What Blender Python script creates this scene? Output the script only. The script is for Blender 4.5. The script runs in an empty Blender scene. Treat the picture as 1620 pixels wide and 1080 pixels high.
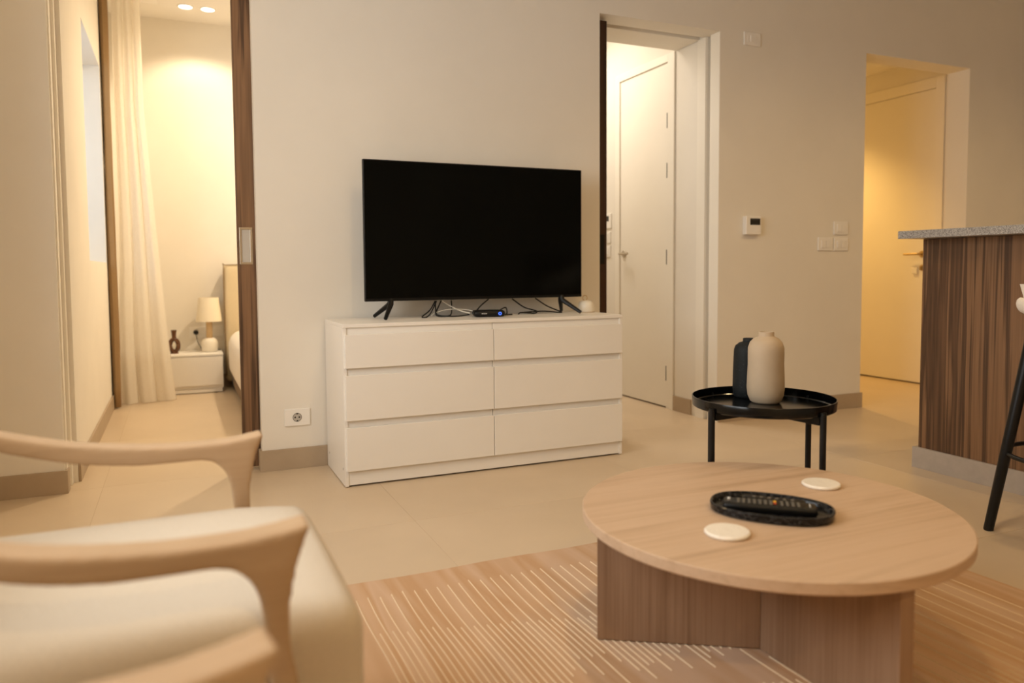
import bpy, bmesh, math, random
from mathutils import Vector, Matrix
random.seed(7)
R = math.radians
SC = bpy.context.scene
COL = SC.collection

# ------------------------------------------------------------------ camera
YAW, PITCH, ROLL = R(23.798), R(3.3235), R(-0.392)
CAMPOS = Vector((0.0, -3.7349, 0.9522))
fw = Vector((math.sin(YAW) * math.cos(PITCH), math.cos(YAW) * math.cos(PITCH), -math.sin(PITCH)))
rt = Vector((math.cos(YAW), -math.sin(YAW), 0))
up = rt.cross(fw)
rt2 = math.cos(ROLL) * rt + math.sin(ROLL) * up
up2 = -math.sin(ROLL) * rt + math.cos(ROLL) * up
cd = bpy.data.cameras.new('camera')
cam = bpy.data.objects.new('camera', cd)
COL.objects.link(cam)
m = Matrix.Identity(4)
for i in range(3):
    m[i][0], m[i][1], m[i][2], m[i][3] = rt2[i], up2[i], -fw[i], CAMPOS[i]
cam.matrix_world = m
cd.sensor_width = 36
cd.lens = 1197.4 / 1620 * 36
cd.shift_y = -44.14 / 1620
cd.clip_start = 0.05
cd.dof.use_dof = True
cd.dof.focus_distance = 3.0
cd.dof.aperture_fstop = 1.9
SC.camera = cam

# ------------------------------------------------------------------ world, lights, exposure
w = bpy.data.worlds.new('daylight')
SC.world = w
w.use_nodes = True
w.node_tree.nodes['Background'].inputs[0].default_value = (0.75, 0.86, 1.0, 1)
w.node_tree.nodes['Background'].inputs[1].default_value = 0.8
SC.view_settings.view_transform = 'Standard'
SC.view_settings.look = 'None'
SC.view_settings.exposure = -0.06
SC.view_settings.gamma = 1.0
SC.view_settings.use_curve_mapping = False
SC.cycles.use_denoising = True
SC.cycles.sample_clamp_indirect = 6
SC.cycles.adaptive_threshold = 0.03
SC.cycles.max_bounces = 8
SC.cycles.diffuse_bounces = 5
SC.cycles.glossy_bounces = 3


def area(name, loc, direction, sx, sy, power, col, spread=180):
    d = bpy.data.lights.new(name, 'AREA')
    d.shape = 'RECTANGLE'
    d.size, d.size_y = sx, sy
    d.energy, d.color = power, col
    d.spread = R(spread)
    o = bpy.data.objects.new(name, d)
    COL.objects.link(o)
    o.location = loc
    o.rotation_euler = Vector(direction).to_track_quat('-Z', 'Y').to_euler()
    return o


def spot(name, loc, power, col, angle, blend=0.3, radius=0.04, target=None):
    d = bpy.data.lights.new(name, 'SPOT')
    d.energy, d.color = power, col
    d.spot_size, d.spot_blend, d.shadow_soft_size = R(angle), blend, radius
    o = bpy.data.objects.new(name, d)
    COL.objects.link(o)
    o.location = loc
    if target:
        o.rotation_euler = (Vector(target) - Vector(loc)).to_track_quat('-Z', 'Y').to_euler()
    return o


DAY = (0.98, 0.99, 0.97)
WARM = (1.0, 0.68, 0.32)
WARM2 = (1.0, 0.80, 0.55)
# daylight through the living-room window beside the armchairs and through the bedroom window
area('living_window_daylight', (-1.12, -2.10, 1.66), (1, 0, 0), 1.9, 1.4, 60, DAY)
area('bedroom_daylight', (-1.15, 0.95, 1.80), (1, 0.85, -0.05), 0.9, 1.2, 13, (0.62, 0.81, 1.0))
# ceiling downlights, plus two added fill lamps
spot('living_downlight_table', (1.02, -2.58, 2.93), 40, WARM, 150, 0.5, 0.05)
spot('living_fill_left', (-0.25, -0.75, 2.93), 11, WARM, 150, 0.7, 0.06)  # added fill, warms the wall left of the bedroom doorway
spot('living_downlight_right', (3.1, -1.9, 2.93), 44, WARM, 155, 0.7, 0.06)
spot('living_downlight_kitchen', (5.0, -2.0, 2.93), 54, WARM, 155, 0.7, 0.06)
spot('living_downlight_back', (0.1, -5.4, 2.93), 95, WARM, 150, 0.6, 0.05)
spot('bedroom_spot_one', (0.115, 2.62, 2.93), 13, WARM2, 118, 0.35, 0.04)
spot('bedroom_spot_two', (0.272, 2.62, 2.93), 13, WARM2, 118, 0.35, 0.04)
spot('bedroom_fill', (1.2, 1.75, 2.93), 160, WARM2, 170, 0.5, 0.06)  # added fill without a fixture, lifts the bedroom's ambient light
area('lobby_ceiling_light', (2.40, 1.30, 2.86), (0, 0, -1), 0.4, 1.0, 17, (1.0, 0.90, 0.78), 150)
spot('hall_ceiling_light', (4.75, 1.45, 2.56), 100, (1.0, 0.60, 0.18), 116, 0.7, 0.05)


# ------------------------------------------------------------------ material helpers
def lin(c):
    return tuple((v / 255 / 12.92) if v / 255 <= 0.04045 else ((v / 255 + 0.055) / 1.055) ** 2.4 for v in c)


def rgba(c):
    return (*lin(c), 1)


class NT:
    def __init__(s, name):
        s.m = bpy.data.materials.new(name)
        s.m.use_nodes = True
        s.t = s.m.node_tree
        s.b = s.t.nodes['Principled BSDF']
        s.out = s.t.nodes['Material Output']

    def n(s, kind, **kw):
        o = s.t.nodes.new(kind)
        for k, v in kw.items():
            setattr(o, k, v)
        return o

    def l(s, a, b):
        s.t.links.new(a, b)

    def coords(s, scale=(1, 1, 1), rot=(0, 0, 0), kind='Object'):
        tc = s.n('ShaderNodeTexCoord')
        mp = s.n('ShaderNodeMapping')
        mp.inputs['Scale'].default_value = scale
        mp.inputs['Rotation'].default_value = rot
        s.l(tc.outputs[kind], mp.inputs[0])
        return mp.outputs[0]

    def noise(s, vec, scale, detail=3, rough=0.55, dist=0.0):
        n = s.n('ShaderNodeTexNoise')
        n.inputs['Scale'].default_value = scale
        n.inputs['Detail'].default_value = detail
        n.inputs['Roughness'].default_value = rough
        n.inputs['Distortion'].default_value = dist
        s.l(vec, n.inputs['Vector'])
        return n.outputs['Fac']

    def ramp(s, fac, stops):
        r = s.n('ShaderNodeValToRGB')
        e = r.color_ramp.elements
        while len(e) < len(stops):
            e.new(0.5)
        for i, (p, c) in enumerate(stops):
            e[i].position = p
            e[i].color = rgba(c)
        s.l(fac, r.inputs[0])
        return r.outputs[0]

    def bump(s, fac, strength=0.1, dist=0.002):
        b = s.n('ShaderNodeBump')
        b.inputs['Strength'].default_value = strength
        b.inputs['Distance'].default_value = dist
        s.l(fac, b.inputs['Height'])
        s.l(b.outputs[0], s.b.inputs['Normal'])

    def set(s, rough=0.5, metal=0.0, spec=0.5):
        s.b.inputs['Roughness'].default_value = rough
        s.b.inputs['Metallic'].default_value = metal
        s.b.inputs['Specular IOR Level'].default_value = spec
        return s.m


def plain(name, c, rough=0.5, metal=0.0, spec=0.5, vary=6, nscale=8, bump=0.0, bscale=200):
    t = NT(name)
    v = t.coords()
    lo = tuple(max(0, x - vary) for x in c)
    hi = tuple(min(255, x + vary) for x in c)
    t.l(t.ramp(t.noise(v, nscale, 4), [(0.3, lo), (0.7, hi)]), t.b.inputs['Base Color'])
    if bump:
        t.bump(t.noise(v, bscale, 2), bump)
    return t.set(rough, metal, spec)


def wood(name, stops, axis='z', across=9.0, along=0.6, rough=0.5, rot=(0, 0, 0), fine=60, spec=0.4, dist=0.6):
    t = NT(name)
    sc = {'x': (along, across, across), 'y': (across, along, across), 'z': (across, across, along)}[axis]
    v = t.coords(sc, rot)
    big = t.noise(v, 1.0, 4, 0.6, dist)
    k = fine / across
    sc2 = tuple(x * k if x == across else x * 1.8 for x in sc)
    v2 = t.coords(sc2, rot)
    fi = t.noise(v2, 1.0, 3, 0.6, 0.2)
    mx = t.n('ShaderNodeMix', data_type='FLOAT')
    mx.inputs[0].default_value = 0.38
    t.l(big, mx.inputs[2])
    t.l(fi, mx.inputs[3])
    t.l(t.ramp(mx.outputs[0], stops), t.b.inputs['Base Color'])
    t.bump(fi, 0.06, 0.001)
    return t.set(rough, 0, spec)


def fabric(name, c, vary=8, scale=420, bump=0.25, rough=0.95):
    t = NT(name)
    v = t.coords()
    lo = tuple(max(0, x - vary) for x in c)
    hi = tuple(min(255, x + vary) for x in c)
    t.l(t.ramp(t.noise(v, scale, 2), [(0.3, lo), (0.7, hi)]), t.b.inputs['Base Color'])
    t.bump(t.noise(v, scale, 2), bump, 0.0015)
    t.b.inputs['Sheen Weight'].default_value = 0.15
    return t.set(rough, 0, 0.2)


M = {}
M['wall'] = plain('wall_paint', (233, 227, 216), 0.85, 0, 0.25, 2, 3, 0.05, 260)
M['ceiling'] = plain('ceiling_paint', (236, 231, 222), 0.9, 0, 0.2, 2, 3)
M['tile'] = plain('porcelain_tile', (208, 188, 161), 0.34, 0, 0.45, 5, 1.7, 0.02, 90)
M['grout'] = plain('grout', (190, 168, 141), 0.9, 0, 0.2, 4, 30)
M['skirting'] = plain('skirting_tile', (176, 157, 133), 0.45, 0, 0.4, 4, 5)
M['white'] = plain('white_lacquer', (238, 234, 227), 0.42, 0, 0.45, 2, 2)
M['doorwhite'] = plain('door_white', (240, 234, 222), 0.5, 0, 0.4, 2, 2)
M['walnut'] = wood('walnut', [(0.28, (64, 45, 30)), (0.40, (108, 79, 55)), (0.47, (76, 54, 37)), (0.53, (138, 104, 74)), (0.60, (116, 86, 60)), (0.74, (158, 122, 90))], 'z', 5, 0.3, 0.5, fine=48)
M['walnut_dark'] = wood('walnut_dark', [(0.3, (38, 22, 12)), (0.55, (72, 44, 25)), (0.75, (92, 60, 36))], 'z', 14, 0.5, 0.5, fine=90)
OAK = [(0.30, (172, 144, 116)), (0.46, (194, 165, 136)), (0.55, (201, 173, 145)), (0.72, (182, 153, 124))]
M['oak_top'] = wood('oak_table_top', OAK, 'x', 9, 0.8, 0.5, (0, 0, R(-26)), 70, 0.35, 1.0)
OAK_SHADED = [(0.30, (126, 97, 73)), (0.46, (149, 120, 95)), (0.55, (159, 130, 105)), (0.72, (137, 107, 82))]  # same oak as the top, darkened for the shade on the legs
M['oak_panel_shaded'] = wood('oak_table_panel_shaded', OAK_SHADED, 'z', 16, 0.7, 0.55, (0, 0, 0), 110, 0.3)
M['ash'] = wood('ash_armchair', [(0.30, (170, 142, 111)), (0.5, (186, 158, 127)), (0.72, (178, 149, 118))], 'x', 22, 1.2, 0.5, (0, 0, 0), 120, 0.35)
M['cream'] = fabric('cream_upholstery', (208, 197, 180), 5, 360, 0.3)
M['greycush'] = fabric('grey_back_cushion', (196, 190, 178), 6, 360, 0.3)
M['black_metal'] = plain('black_metal', (11, 12, 13), 0.38, 0.0, 0.35, 2, 20)
M['black_gloss_metal'] = plain('black_tray_metal', (6, 7, 8), 0.16, 0.0, 0.35, 1, 20)
M['black_plastic'] = plain('black_plastic', (11, 11, 11), 0.4, 0, 0.3, 1, 20)
M['screen'] = plain('tv_screen', (5, 6, 5), 0.12, 0, 0.12, 1, 3)
M['cable_black'] = plain('cable_black', (16, 15, 14), 0.5, 0, 0.4, 2, 20)
M['cable_white'] = plain('cable_white', (222, 216, 202), 0.5, 0, 0.4, 3, 20)
M['plastic_white'] = plain('plastic_white', (240, 236, 229), 0.4, 0, 0.45, 2, 10)
M['plastic_grey'] = plain('plastic_grey', (190, 184, 175), 0.4, 0, 0.45, 3, 10)
M['hole'] = plain('dark_recess', (36, 32, 28), 0.8, 0, 0.2, 3, 30)
M['metal'] = plain('brushed_nickel', (196, 186, 170), 0.32, 1.0, 0.5, 5, 40)
M['brass'] = plain('warm_nickel', (190, 166, 122), 0.35, 1.0, 0.5, 5, 40)
M['beige_ceramic'] = plain('beige_ceramic', (186, 167, 142), 0.6, 0, 0.35, 4, 12, 0.05, 180)
M['drape'] = fabric('taupe_drape', (156, 128, 92), 6, 300, 0.2)
M['headboard'] = fabric('headboard_fabric', (214, 195, 158), 6, 260, 0.3)
M['linen'] = fabric('white_linen', (236, 228, 214), 4, 240, 0.2)
M['piping'] = fabric('brown_piping', (134, 110, 78), 5, 300, 0.1)
M['lampshade'] = fabric('lampshade_fabric', (240, 228, 202), 4, 500, 0.2)
M['white_ceramic'] = plain('white_ceramic', (238, 230, 214), 0.3, 0, 0.5, 3, 10)
M['amber'] = plain('amber_glass_neck', (206, 176, 132), 0.2, 0, 0.5, 6, 20)
M['frame'] = plain('window_frame', (206, 206, 204), 0.4, 0, 0.5, 2, 6)
M['thread'] = fabric('ivory_thread', (229, 207, 175), 6, 600, 0.2)
M['stool_white'] = fabric('stool_upholstery', (226, 218, 206), 4, 300, 0.2)


def mk_speckle():
    t = NT('dark_speckled_ceramic')
    v = t.coords()
    vo = t.n('ShaderNodeTexVoronoi')
    vo.inputs['Scale'].default_value = 120
    t.l(v, vo.inputs['Vector'])
    t.l(t.ramp(vo.outputs['Distance'], [(0.05, (92, 100, 100)), (0.13, (22, 27, 29)), (0.6, (19, 23, 25))]), t.b.inputs['Base Color'])
    t.bump(t.noise(v, 160, 2), 0.1)
    return t.set(0.65, 0, 0.3)


def mk_marble_black():
    t = NT('black_marble')
    v = t.coords()
    n = t.noise(v, 26, 6, 0.65, 2.5)
    t.l(t.ramp(n, [(0.0, (10, 11, 12)), (0.49, (13, 14, 15)), (0.5, (96, 96, 98)), (0.515, (13, 14, 15)), (1.0, (9, 10, 11))]), t.b.inputs['Base Color'])
    return t.set(0.16, 0, 0.28)


def mk_marble_white():
    t = NT('white_marble')
    v = t.coords()
    n = t.noise(v, 14, 6, 0.6, 1.5)
    t.l(t.ramp(n, [(0.2, (236, 228, 214)), (0.5, (240, 233, 220)), (0.56, (234, 226, 212)), (0.62, (240, 233, 220))]), t.b.inputs['Base Color'])
    return t.set(0.35, 0, 0.5)


def mk_granite():
    t = NT('grey_granite')
    v = t.coords()
    vo = t.n('ShaderNodeTexVoronoi')
    vo.inputs['Scale'].default_value = 380
    t.l(v, vo.inputs['Vector'])
    n = t.noise(v, 420, 2, 0.6)
    mx = t.n('ShaderNodeMix', data_type='FLOAT')
    mx.inputs[0].default_value = 0.5
    t.l(vo.outputs['Color'], mx.inputs[2])
    t.l(n, mx.inputs[3])
    t.l(t.ramp(mx.outputs[0], [(0.25, (92, 88, 86)), (0.42, (146, 142, 138)), (0.55, (172, 168, 163)), (0.75, (200, 196, 190))]), t.b.inputs['Base Color'])
    return t.set(0.3, 0, 0.5)


def mk_rug():
    t = NT('rug_weave')
    v = t.coords((7.5, 0.55, 1))
    n = t.noise(v, 1.0, 3, 0.5, 0.4)
    t.l(t.ramp(n, [(0.28, (186, 150, 114)), (0.42, (204, 171, 140)), (0.52, (194, 156, 119)), (0.62, (208, 177, 149)), (0.78, (196, 161, 128))]), t.b.inputs['Base Color'])
    t.bump(t.noise(t.coords((260, 700, 1)), 1.0, 2), 0.35, 0.002)
    t.b.inputs['Sheen Weight'].default_value = 0.1
    return t.set(0.95, 0, 0.15)


def mk_sheer():
    t = NT('sheer_curtain')
    d = t.n('ShaderNodeBsdfDiffuse')
    tr = t.n('ShaderNodeBsdfTranslucent')
    tp = t.n('ShaderNodeBsdfTransparent')
    c = t.ramp(t.noise(t.coords((500, 500, 60)), 1, 2), [(0.3, (245, 239, 228)), (0.7, (252, 248, 240))])
    t.l(c, d.inputs[0])
    t.l(c, tr.inputs[0])
    m1 = t.n('ShaderNodeMixShader')
    m1.inputs[0].default_value = 0.5
    t.l(d.outputs[0], m1.inputs[1])
    t.l(tr.outputs[0], m1.inputs[2])
    m2 = t.n('ShaderNodeMixShader')
    m2.inputs[0].default_value = 0.06
    t.l(m1.outputs[0], m2.inputs[1])
    t.l(tp.outputs[0], m2.inputs[2])
    t.l(m2.outputs[0], t.out.inputs[0])
    return t.m


def mk_glass():
    t = NT('window_glass')
    g = t.n('ShaderNodeBsdfGlossy')
    g.inputs['Roughness'].default_value = 0.02
    tp = t.n('ShaderNodeBsdfTransparent')
    m2 = t.n('ShaderNodeMixShader')
    m2.inputs[0].default_value = 0.05
    t.l(tp.outputs[0], m2.inputs[1])
    t.l(g.outputs[0], m2.inputs[2])
    t.l(m2.outputs[0], t.out.inputs[0])
    return t.m


def mk_emit(name, c, s):
    t = NT(name)
    t.b.inputs['Base Color'].default_value = rgba(c)
    t.b.inputs['Emission Color'].default_value = rgba(c)
    t.b.inputs['Emission Strength'].default_value = s
    return t.m


M['speckle'] = mk_speckle()
M['marble_black'] = mk_marble_black()
M['marble_white'] = mk_marble_white()
M['granite'] = mk_granite()
M['rug'] = mk_rug()
M['sheer'] = mk_sheer()
M['glass'] = mk_glass()
M['lamp_emit'] = mk_emit('downlight_glow', (255, 244, 222), 6)
M['led_blue'] = mk_emit('blue_led', (70, 120, 255), 1.2)
M['print_white'] = plain('white_print', (206, 206, 204), 0.5, 0, 0.3, 2, 10)
M['btn_yellow'] = plain('button_yellow', (226, 172, 40), 0.4)
M['btn_red'] = plain('button_red', (170, 62, 34), 0.4)
M['btn_grey'] = plain('button_grey', (92, 88, 80), 0.4)
M['lcd'] = plain('dark_lcd', (40, 38, 30), 0.2, 0, 0.5, 2, 10)
M['brown_glass'] = plain('brown_glazed', (92, 56, 30), 0.25, 0, 0.5, 14, 18)


# ------------------------------------------------------------------ object helpers
ORG = {}


def tag(o, label=None, cat=None, group=None, kind=None):
    if label:
        o['label'] = label
    if cat:
        o['category'] = cat
    if group:
        o['group'] = group
    if kind:
        o['kind'] = kind
    return o


def thing(name, base, label=None, cat=None, group=None, kind=None):
    o = bpy.data.objects.new(name, None)
    o.empty_display_size = 0.1
    COL.objects.link(o)
    o.location = base
    ORG[o] = Vector(base)
    return tag(o, label, cat, group, kind)


def finish(name, bm, mat, parent=None, smooth=False, origin=None, auto=None):
    """bm is in world coordinates; it becomes one mesh object."""
    if parent is not None:
        org = ORG[parent]
    elif origin is not None:
        org = Vector(origin)
    else:
        lo = [min(v.co[i] for v in bm.verts) for i in range(3)]
        hi = [max(v.co[i] for v in bm.verts) for i in range(3)]
        org = Vector(((lo[0] + hi[0]) / 2, (lo[1] + hi[1]) / 2, lo[2]))
    bmesh.ops.translate(bm, verts=bm.verts, vec=-org)
    bmesh.ops.recalc_face_normals(bm, faces=bm.faces)
    me = bpy.data.meshes.new(name)
    bm.to_mesh(me)
    bm.free()
    me.materials.append(M[mat])
    if smooth:
        for p in me.polygons:
            p.use_smooth = True
        if auto is not None:
            me.set_sharp_from_angle(angle=R(auto))
    o = bpy.data.objects.new(name, me)
    COL.objects.link(o)
    ORG[o] = org
    if parent is not None:
        o.parent = parent
    else:
        o.location = org
    return o


def bx(bm, x0, x1, y0, y1, z0, z1, bevel=0.0, seg=2):
    r = bmesh.ops.create_cube(bm, size=1)
    vs = r['verts']
    bmesh.ops.scale(bm, verts=vs, vec=(x1 - x0, y1 - y0, z1 - z0))
    bmesh.ops.translate(bm, verts=vs, vec=((x0 + x1) / 2, (y0 + y1) / 2, (z0 + z1) / 2))
    if bevel:
        es = {e for v in vs for e in v.link_edges}
        bmesh.ops.bevel(bm, geom=list(es), offset=bevel, segments=seg, profile=0.5, affect='EDGES')
    return bm


def box(name, x0, x1, y0, y1, z0, z1, mat, parent=None, bevel=0.0, seg=2, smooth=False):
    return finish(name, bx(bmesh.new(), x0, x1, y0, y1, z0, z1, bevel, seg), mat, parent, smooth or False, auto=30)


def boxes(name, lst, mat, parent=None, bevel=0.0):
    bm = bmesh.new()
    for b in lst:
        bx(bm, *b, bevel)
    return finish(name, bm, mat, parent)


def lathe_bm(bm, prof, c, seg=48, cap=True, axis='z'):
    rings = []
    for r_, h in prof:
        ring = []
        for i in range(seg):
            a = 2 * math.pi * i / seg
            p = (r_ * math.cos(a), r_ * math.sin(a), h)
            if axis == 'y':
                p = (p[0], h, p[1])
            elif axis == 'x':
                p = (h, p[0], p[1])
            ring.append(bm.verts.new((c[0] + p[0], c[1] + p[1], c[2] + p[2])))
        rings.append(ring)
    for a, b in zip(rings, rings[1:]):
        for i in range(seg):
            j = (i + 1) % seg
            bm.faces.new((a[i], a[j], b[j], b[i]))
    if cap:
        bm.faces.new(rings[0])
        bm.faces.new(rings[-1])
    return bm


def lathe(name, prof, c, mat, parent=None, seg=48, cap=True, axis='z', auto=40, origin=None):
    return finish(name, lathe_bm(bmesh.new(), prof, c, seg, cap, axis), mat, parent, True, origin, auto)


def catmull(pts, n=8):
    P = [Vector(p) for p in pts]
    P = [2 * P[0] - P[1]] + P + [2 * P[-1] - P[-2]]
    out = []
    for i in range(1, len(P) - 2):
        p0, p1, p2, p3 = P[i - 1:i + 3]
        for k in range(n):
            t = k / n
            out.append(0.5 * ((2 * p1) + (p2 - p0) * t + (2 * p0 - 5 * p1 + 4 * p2 - p3) * t * t + (3 * p1 - p0 - 3 * p2 + p3) * t ** 3))
    out.append(P[-2])
    return out


def tube_bm(bm, pts, rad, seg=10, closed=False):
    n = len(pts)
    rr = rad if isinstance(rad, (list, tuple)) else [rad] * n
    rings = []
    ref = Vector((0, 0, 1))
    for i, p in enumerate(pts):
        if closed:
            t = (pts[(i + 1) % n] - pts[i - 1]).normalized()
        else:
            t = (pts[min(i + 1, n - 1)] - pts[max(i - 1, 0)]).normalized()
        u = ref - t * ref.dot(t)
        if u.length < 0.05:
            u = Vector((1, 0, 0)) - t * t.x
        u.normalize()
        v = t.cross(u)
        ref = u
        rings.append([bm.verts.new(p + (u * math.cos(2 * math.pi * k / seg) + v * math.sin(2 * math.pi * k / seg)) * rr[i]) for k in range(seg)])
    prs = list(zip(rings, rings[1:])) + ([(rings[-1], rings[0])] if closed else [])
    for a, b in prs:
        for k in range(seg):
            j = (k + 1) % seg
            bm.faces.new((a[k], a[j], b[j], b[k]))
    if not closed:
        bm.faces.new(rings[0])
        bm.faces.new(rings[-1])
    return bm


def tube(name, pts, rad, mat, parent=None, seg=10, smooth_n=0, closed=False):
    p = catmull(pts, smooth_n) if smooth_n else [Vector(q) for q in pts]
    return finish(name, tube_bm(bmesh.new(), p, rad, seg, closed), mat, parent, True, auto=50)


def roundbox_bm(bm, c, s, r, n=10, fn=None):
    """a box with generously rounded edges, n cuts per side"""
    hx, hy, hz = s[0] / 2, s[1] / 2, s[2] / 2
    tmp = bmesh.new()
    bmesh.ops.create_cube(tmp, size=2)
    bmesh.ops.subdivide_edges(tmp, edges=tmp.edges[:], cuts=n, use_grid_fill=True)
    mp = {}
    for v in tmp.verts:
        q = []
        for k, h in enumerate((hx, hy, hz)):
            t = v.co[k]
            inner = h - r
            a = abs(t)
            # spend the outer third of the grid on the rounding
            q.append(math.copysign(inner * min(1, a / 0.6) + r * max(0, (a - 0.6) / 0.4), t))
        p = Vector(q)
        inn = Vector((max(-hx + r, min(hx - r, p.x)), max(-hy + r, min(hy - r, p.y)), max(-hz + r, min(hz - r, p.z))))
        d = p - inn
        if d.length > 1e-9:
            mx = max(abs(x) for x in d)
            p = inn + d.normalized() * mx
        if fn:
            p = fn(p)
        mp[v] = bm.verts.new(Vector(c) + p)
    for f in tmp.faces:
        bm.faces.new([mp[v] for v in f.verts])
    tmp.free()
    return bm


def prism_bm(bm, outline, axis, a, b, bevel=0.0, seg=2):
    """outline: 2-D points; extruded along axis from a to b"""
    def P(p, t):
        if axis == 'y':
            return (p[0], t, p[1])
        if axis == 'x':
            return (t, p[0], p[1])
        return (p[0], p[1], t)
    lo = [bm.verts.new(P(p, a)) for p in outline]
    hi = [bm.verts.new(P(p, b)) for p in outline]
    n = len(outline)
    fs = [bm.faces.new(lo), bm.faces.new(hi[::-1])]
    for i in range(n):
        fs.append(bm.faces.new((lo[i], hi[i], hi[(i + 1) % n], lo[(i + 1) % n])))
    if bevel:
        es = set(fs[0].edges) | set(fs[1].edges)
        bmesh.ops.bevel(bm, geom=list(es), offset=bevel, segments=seg, profile=0.5, affect='EDGES')
    return bm


def copy_tree(o, parent=None):
    c = o.copy()
    COL.objects.link(c)
    c.parent = parent
    for ch in list(o.children):
        copy_tree(ch, c)
    return c


# ------------------------------------------------------------------ the setting
H = 2.374      # openings
CZ = 2.96      # ceiling
XA, XB = -0.47, 0.344       # bedroom opening
XC, XD = 2.193, 3.03        # lobby opening
XE, XF = 4.238, 5.266       # hall opening
TW = 0.17

fl = box('floor', -1.2, 7.1, -6.6, 3.15, -0.12, -0.0008, 'grout')
tag(fl, 'large-format beige porcelain tile floor', None, None, 'structure')
TX, TY = 1.13, 1.02
x0s = [0.80 + TX * k for k in range(-2, 6)]
y0s = [0.03 + TY * k for k in range(-7, 3)]
bm = bx(bmesh.new(), 0.0006, TX - 0.0006, 0.0006, TY - 0.0006, -0.010, 0.0, 0.0004, 1)
first = finish('tile', bm, 'tile', fl)
tile_me = first.data
bpy.data.objects.remove(first)
bm = bmesh.new()
bm.from_mesh(tile_me)
bmesh.ops.translate(bm, verts=bm.verts, vec=ORG[fl])
bm.to_mesh(tile_me)
bm.free()
for x in x0s:
    for y in y0s:
        o = bpy.data.objects.new('tile', tile_me)
        COL.objects.link(o)
        o.parent = fl
        o.location = Vector((x, y, 0)) - ORG[fl]

ST = dict(kind='structure')
cl = box('ceiling', -1.2, 7.1, -6.6, 3.15, CZ, CZ + 0.1, 'ceiling')
tag(cl, 'flat cream painted ceiling', None, None, 'structure')
# the long wall behind the television, with three openings and door pockets
wb = boxes('wall_back', [
    (-1.05, XA - 0.03, 0, TW, 0, CZ),
    (XA - 0.03, XA, 0, 0.062, 0, H), (XA - 0.03, XA, 0.118, TW, 0, H), (XA - 0.03, XA, 0, TW, H, CZ),
    (XA, XB, 0, 0.062, H, CZ), (XA, XB, 0.118, TW, H, CZ), (XA, XB, 0.062, 0.118, H + 0.06, CZ),
    (XB, XC, 0, 0.062, 0, CZ), (XB, XC, 0.118, TW, 0, CZ), (XB, XC, 0.062, 0.118, H + 0.06, CZ),
    (XC, XD, 0, 0.145, H, CZ), (XC, XD, 0.145, 0.20, H + 0.05, CZ), (XC, XD, 0.20, 0.445, H, CZ),
    (XD, XD + 0.03, 0, 0.092, 0, CZ), (XD, XD + 0.03, 0.122, TW + 0.035, 0, CZ), (XD, XD + 0.03, 0.092, 0.122, H, CZ),
    (XD + 0.03, XE, 0, TW, 0, CZ),
    (XE, XF, 0, TW, H, CZ),
    (XF, 7.1, 0, TW, 0, CZ)], 'wall')
tag(wb, 'cream wall behind the television with three doorways', **ST)
# living-room shell; the living-room window is in the left wall
wl = boxes('wall_left', [(-1.05, -0.80, -6.6, -3.10, 0, CZ), (-1.05, -0.80, -1.10, 0, 0, CZ), (-1.05, -0.80, -3.10, -1.10, 2.42, CZ), (-1.05, -0.80, -3.10, -1.10, 0, 0.88)], 'wall')
tag(wl, 'cream side wall with a wide window', **ST)
tag(box('wall_front', -0.80, 7.1, -6.6, -6.5, 0, CZ, 'wall'), 'cream wall on the far side of the living room', **ST)
tag(box('wall_right', 7.0, 7.1, -6.5, 0, 0, CZ, 'wall'), 'cream wall beyond the kitchen island', **ST)
# bedroom shell
WN, WF, WZ0, WZ1 = 1.04, 2.11, 1.018, 2.335
bl = boxes('wall_bedroom_left', [(-0.70, -0.44, TW, WN, 0, CZ), (-0.70, -0.44, WF, 3.0, 0, CZ), (-0.70, -0.44, WN, WF, 0, WZ0), (-0.70, -0.44, WN, WF, WZ1, CZ)], 'wall')
tag(bl, 'cream bedroom wall with a deep window reveal', **ST)
tag(box('wall_bedroom_back', -0.70, 2.15, 3.0, 3.12, 0, CZ, 'wall'), 'cream bedroom wall behind the bedside table', **ST)
tag(box('wall_bedroom_right', 2.05, 2.12, TW, 3.0, 0, CZ, 'wall'), 'cream bedroom side wall', **ST)
# lobby shell (behind the middle opening)
LZ = 2.92
lr = boxes('wall_lobby_right', [(3.036, 3.13, 0.205, 0.452, 0, LZ), (3.03, 3.13, 1.19, 2.3, 0, LZ), (3.03, 3.13, 0.452, 1.19, 2.376, LZ), (3.10, 3.13, 0.452, 1.19, 0, 2.376)], 'wall')
tag(lr, 'cream lobby side wall with a white door', **ST)
tag(box('wall_lobby_back', 2.12, 3.13, 2.3, 2.4, 0, LZ, 'wall'), 'cream lobby end wall', **ST)
tag(box('wall_lobby_left', 2.121, 2.15, TW, 2.3, 0, LZ, 'wall'), 'cream lobby side wall next to the bedroom', **ST)
tag(box('ceiling_lobby', 2.12, 3.13, 0.445, 2.4, LZ, LZ + 0.06, 'ceiling'), 'cream lobby ceiling', **ST)
# hall shell (behind the right opening)
HZ = 2.595
hr = boxes('wall_hall_right', [(5.49, 5.6, TW, 0.35, 0, HZ), (5.49, 5.6, 1.42, 2.1, 0, HZ), (5.49, 5.6, 0.35, 1.42, 2.437, HZ), (5.55, 5.6, 0.35, 1.42, 0, 2.437)], 'wall')
tag(hr, 'cream hall wall with the entrance door', **ST)
tag(box('wall_hall_left', 4.12, 4.238, TW, 2.1, 0, HZ, 'wall'), 'cream hall wall', **ST)
tag(box('wall_hall_back', 4.12, 5.6, 2.1, 2.2, 0, HZ, 'wall'), 'cream hall end wall', **ST)
tag(box('ceiling_hall', 4.12, 5.6, TW, 2.2, HZ, HZ + 0.06, 'ceiling'), 'cream hall ceiling', **ST)

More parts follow.
